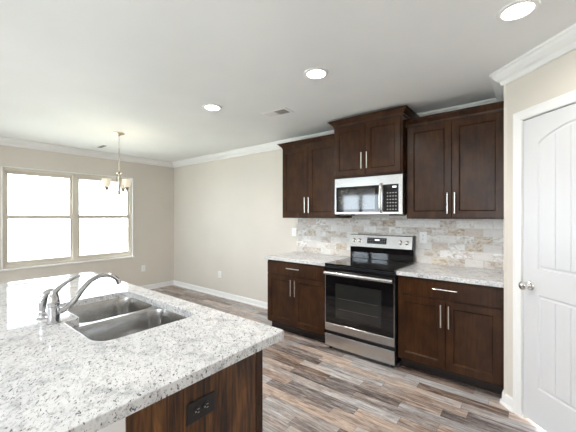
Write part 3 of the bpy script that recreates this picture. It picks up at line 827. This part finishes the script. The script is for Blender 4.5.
bowl(0.004, 0.407, -3.006, -2.522, 0.19)
bowl(-0.406, -0.024, -2.936, -2.522, 0.17)
bm = bmesh.new()
poly_solid(bm, [(x + so.x, y + so.y) for x, y in rrect(-0.435, 0.430, -3.035, -2.50, 0.09)],
           [[(x + so.x, y + so.y) for x, y in rrect(0.004, 0.407, -3.006, -2.522, 0.085, 8)], [(x + so.x, y + so.y) for x, y in rrect(-0.406, -0.024, -2.936, -2.522, 0.085, 8)]], -0.004, 0.001)
finish('rim', bm, M['steel_v'], sink)

# faucet
fa = empty('faucet', (-0.03, -3.035, CT1)); tag(fa, 'chrome single-lever faucet with curved spout behind the island sink', 'faucet')
bm = bmesh.new()
lathe(bm, [(0, 0), (0.029, 0), (0.029, 0.004), (0.0255, 0.007), (0.0245, 0.078), (0.0235, 0.079)], 32); finish('body', bm, M['chrome'], fa, True)
bm = bmesh.new()
lathe(bm, [(0.0235, 0.080), (0.0255, 0.083), (0.0260, 0.100), (0.0240, 0.118), (0.0200, 0.134), (0.0130, 0.150), (0.0, 0.156)], 32)
tube(bm, smooth_path([(0, -0.002, 0.135), (0, 0.012, 0.152), (0, 0.035, 0.172), (0, 0.066, 0.193), (0, 0.098, 0.207), (0, 0.108, 0.208)], 6),
     [0.014 - 0.0085 * min(1, i / 24) for i in range(31)], 12, sx=1.25)
finish('lever', bm, M['chrome'], fa, True)
bm = bmesh.new()
sp = smooth_path([(0, 0.012, 0.045), (0, 0.050, 0.058), (0, 0.085, 0.090), (0, 0.118, 0.135), (0, 0.155, 0.173), (0, 0.200, 0.192), (0, 0.245, 0.190), (0, 0.280, 0.168), (0, 0.292, 0.150)], 8)
tube(bm, sp, [0.0155 - 0.0045 * min(1, 1.6 * i / (len(sp) - 1)) for i in range(len(sp))], 16)
finish('spout', bm, M['chrome'], fa, True)
bm = bmesh.new(); e = Vector(sp[-1]); dd = (sp[-1] - sp[-3]).normalized()
tube(bm, [e - dd * 0.004, e + dd * 0.014], 0.0132, 16); finish('aerator', bm, M['nickel'], fa, True)
# side sprayer
ss = empty('side_sprayer', (-0.150, -3.050, CT1)); tag(ss, 'short chrome side sprayer left of the island faucet', 'sprayer')
bm = bmesh.new(); lathe(bm, [(0, 0), (0.026, 0), (0.026, 0.004), (0.019, 0.010), (0.016, 0.030), (0.0175, 0.034)], 28); finish('base', bm, M['chrome'], ss, True)
bm = bmesh.new(); hp = smooth_path([(0, 0, 0.030), (0, 0.0, 0.070), (0, 0.004, 0.100), (0, 0.020, 0.124), (0, 0.045, 0.130)], 6)
tube(bm, hp, [0.012 + 0.006 * math.sin(PI * i / (len(hp) - 1)) for i in range(len(hp))], 16); finish('spray_head', bm, M['chrome'], ss, True)

# ------------------------------------------------------------------ ceiling fittings
def downlight(x, y, label, power=8):
    root = empty('recessed_downlight', (x, y, H)); tag(root, label, 'ceiling light', 'recessed ceiling lights')
    bm = bmesh.new(); lathe(bm, [(0.094, 0.0), (0.092, -0.008), (0.078, -0.012), (0.070, -0.010), (0.068, 0.0)], 48, None, False); finish('trim_ring', bm, M['white'], root, True)
    bm = bmesh.new(); lathe(bm, [(0.069, -0.004), (0.04, -0.0075), (0, -0.009)], 48, None, False); finish('diffuser', bm, M['led'], root, True)
    l = bpy.data.lights.new('downlight_lamp', 'AREA'); l.shape = 'DISK'; l.size = 0.13; l.energy = power; l.color = (1, 0.95, 0.88); l.spread = R(150)
    o = bpy.data.objects.new('downlight_lamp', l); C.objects.link(o); o.location = (0, 0, -0.012); o.parent = root
downlight(1.690, -1.475, 'largest recessed ceiling light, nearest the pantry', 1.5)
downlight(0.470, -1.530, 'middle recessed ceiling light, between its larger and smaller neighbours')
downlight(-0.743, -1.560, 'smallest recessed ceiling light, farthest toward the dinette')

vt = empty('ceiling_vent', (-0.345, -1.037, H), R(4)); tag(vt, 'white rectangular ceiling register with dark grille near the smallest downlight', 'vent')
bm = bmesh.new(); box(bm, -0.165, 0.165, -0.085, 0.085, -0.006, 0.0, 0.003); finish('frame', bm, M['white'], vt)
bm = bmesh.new(); box(bm, 0.0, 0.125, -0.055, 0.055, -0.0068, -0.006); finish('grille_opening', bm, M['grey'], vt)
bm = bmesh.new()
for k in range(7): box(bm, -0.135 + k * 0.0195, -0.129 + k * 0.0195, -0.058, 0.058, -0.010, -0.006, 0, 1)
finish('louvres', bm, M['white'], vt)
bm = bmesh.new()
for k in range(5): box(bm, 0.012 + k * 0.0245, 0.0145 + k * 0.0245, -0.055, 0.055, -0.011, -0.0068, 0, 1)
finish('louvres', bm, M['white'], vt)
vs = empty('ceiling_vent', (-3.50, -1.545, H), R(90)); tag(vs, 'small narrow ceiling register in front of the dinette window', 'vent')
bm = bmesh.new(); box(bm, -0.055, 0.055, -0.15, 0.15, -0.006, 0.0, 0.003); finish('frame', bm, M['white'], vs)
bm = bmesh.new(); box(bm, -0.03, 0.03, -0.12, 0.12, -0.0068, -0.006); finish('grille_opening', bm, M['grey'], vs)

# housing for the added fill light (unseen, behind the camera)
lp = mbox('added_fill_housing', M['white'], None, -0.24, 1.04, -6.24, -4.96, 2.472, 2.499, 0.004); tag(lp, 'flat white housing of the added fill light, unseen behind the camera', 'ceiling light')

# chandelier
ch = empty('chandelier', (-2.480, -1.717, H)); tag(ch, 'three-arm brushed nickel chandelier with frosted glass shades by the window', 'chandelier')
bm = bmesh.new(); lathe(bm, [(0.065, 0.0), (0.064, -0.010), (0.045, -0.020), (0.018, -0.028), (0.010, -0.040), (0, -0.041)], 32); finish('canopy', bm, M['bronze'], ch, True)
bm = bmesh.new(); z = -0.036; k = 0
while z > -0.500:
    loop = [(0.0065 * math.cos(t) * (1 if k % 2 == 0 else 0), 0.0065 * math.cos(t) * (0 if k % 2 == 0 else 1), z - 0.013 + 0.0155 * math.sin(t)) for t in [2 * PI * i / 10 for i in range(10)]]
    tube(bm, loop, 0.0019, 6, True); z -= 0.0235; k += 1
finish('chain', bm, M['bronze'], ch, True)
bm = bmesh.new()
cord = [(0.009 * math.sin(i * 0.9), 0.009 * math.cos(i * 0.9), -0.035 - i * 0.0158) for i in range(31)]
tube(bm, cord, 0.0017, 6); finish('cord', bm, M['white'], ch, True)
bm = bmesh.new()
lathe(bm, [(0, -0.498), (0.006, -0.502), (0.008, -0.512), (0.036, -0.520), (0.038, -0.526), (0.014, -0.536), (0.010, -0.56), (0.0085, -0.66), (0.010, -0.74), (0.020, -0.765), (0.022, -0.785), (0.012, -0.805), (0.008, -0.815), (0.0, -0.828)], 24)
finish('stem', bm, M['bronze'], ch, True)
for a in (-141.4, -21.4, 98.6):
    an = R(a + 38.63); ca, sa = math.cos(an), math.sin(an)
    bm = bmesh.new(); rr = 0.140
    pts = [(0.012, -0.535), (0.032, -0.60), (0.036, -0.70), (0.050, -0.775), (0.078, -0.812), (0.108, -0.812), (0.132, -0.790), (rr, -0.755)]
    tube(bm, [(p[0] * ca, p[0] * sa, p[1]) for p in [(v.x, v.z) for v in smooth_path([(q[0], 0, q[1]) for q in pts], 5)]], 0.0048, 8)
    arm = finish('arm', bm, M['bronze'], ch, True)
    bm = bmesh.new(); m = Matrix.Translation((rr * ca, rr * sa, 0))
    lathe(bm, [(0, -0.762), (0.010, -0.758), (0.018, -0.745), (0.022, -0.728), (0.030, -0.718), (0.026, -0.712), (0, -0.712)], 20, m); finish('socket', bm, M['bronze'], arm, True)
    bm = bmesh.new(); lathe(bm, [(0.024, -0.714), (0.036, -0.700), (0.045, -0.672), (0.050, -0.640), (0.056, -0.610), (0.0535, -0.610), (0.0475, -0.640), (0.0425, -0.672), (0.034, -0.697), (0.022, -0.711)], 28, m, False)
    finish('lamp_shade', bm, M['shade'], arm, True)
    bm = bmesh.new(); lathe(bm, [(0, -0.712), (0.012, -0.708), (0.014, -0.69), (0.024, -0.665), (0.027, -0.650), (0.020, -0.632), (0, -0.624)], 16, m); finish('bulb', bm, M['bulb'], arm, True)
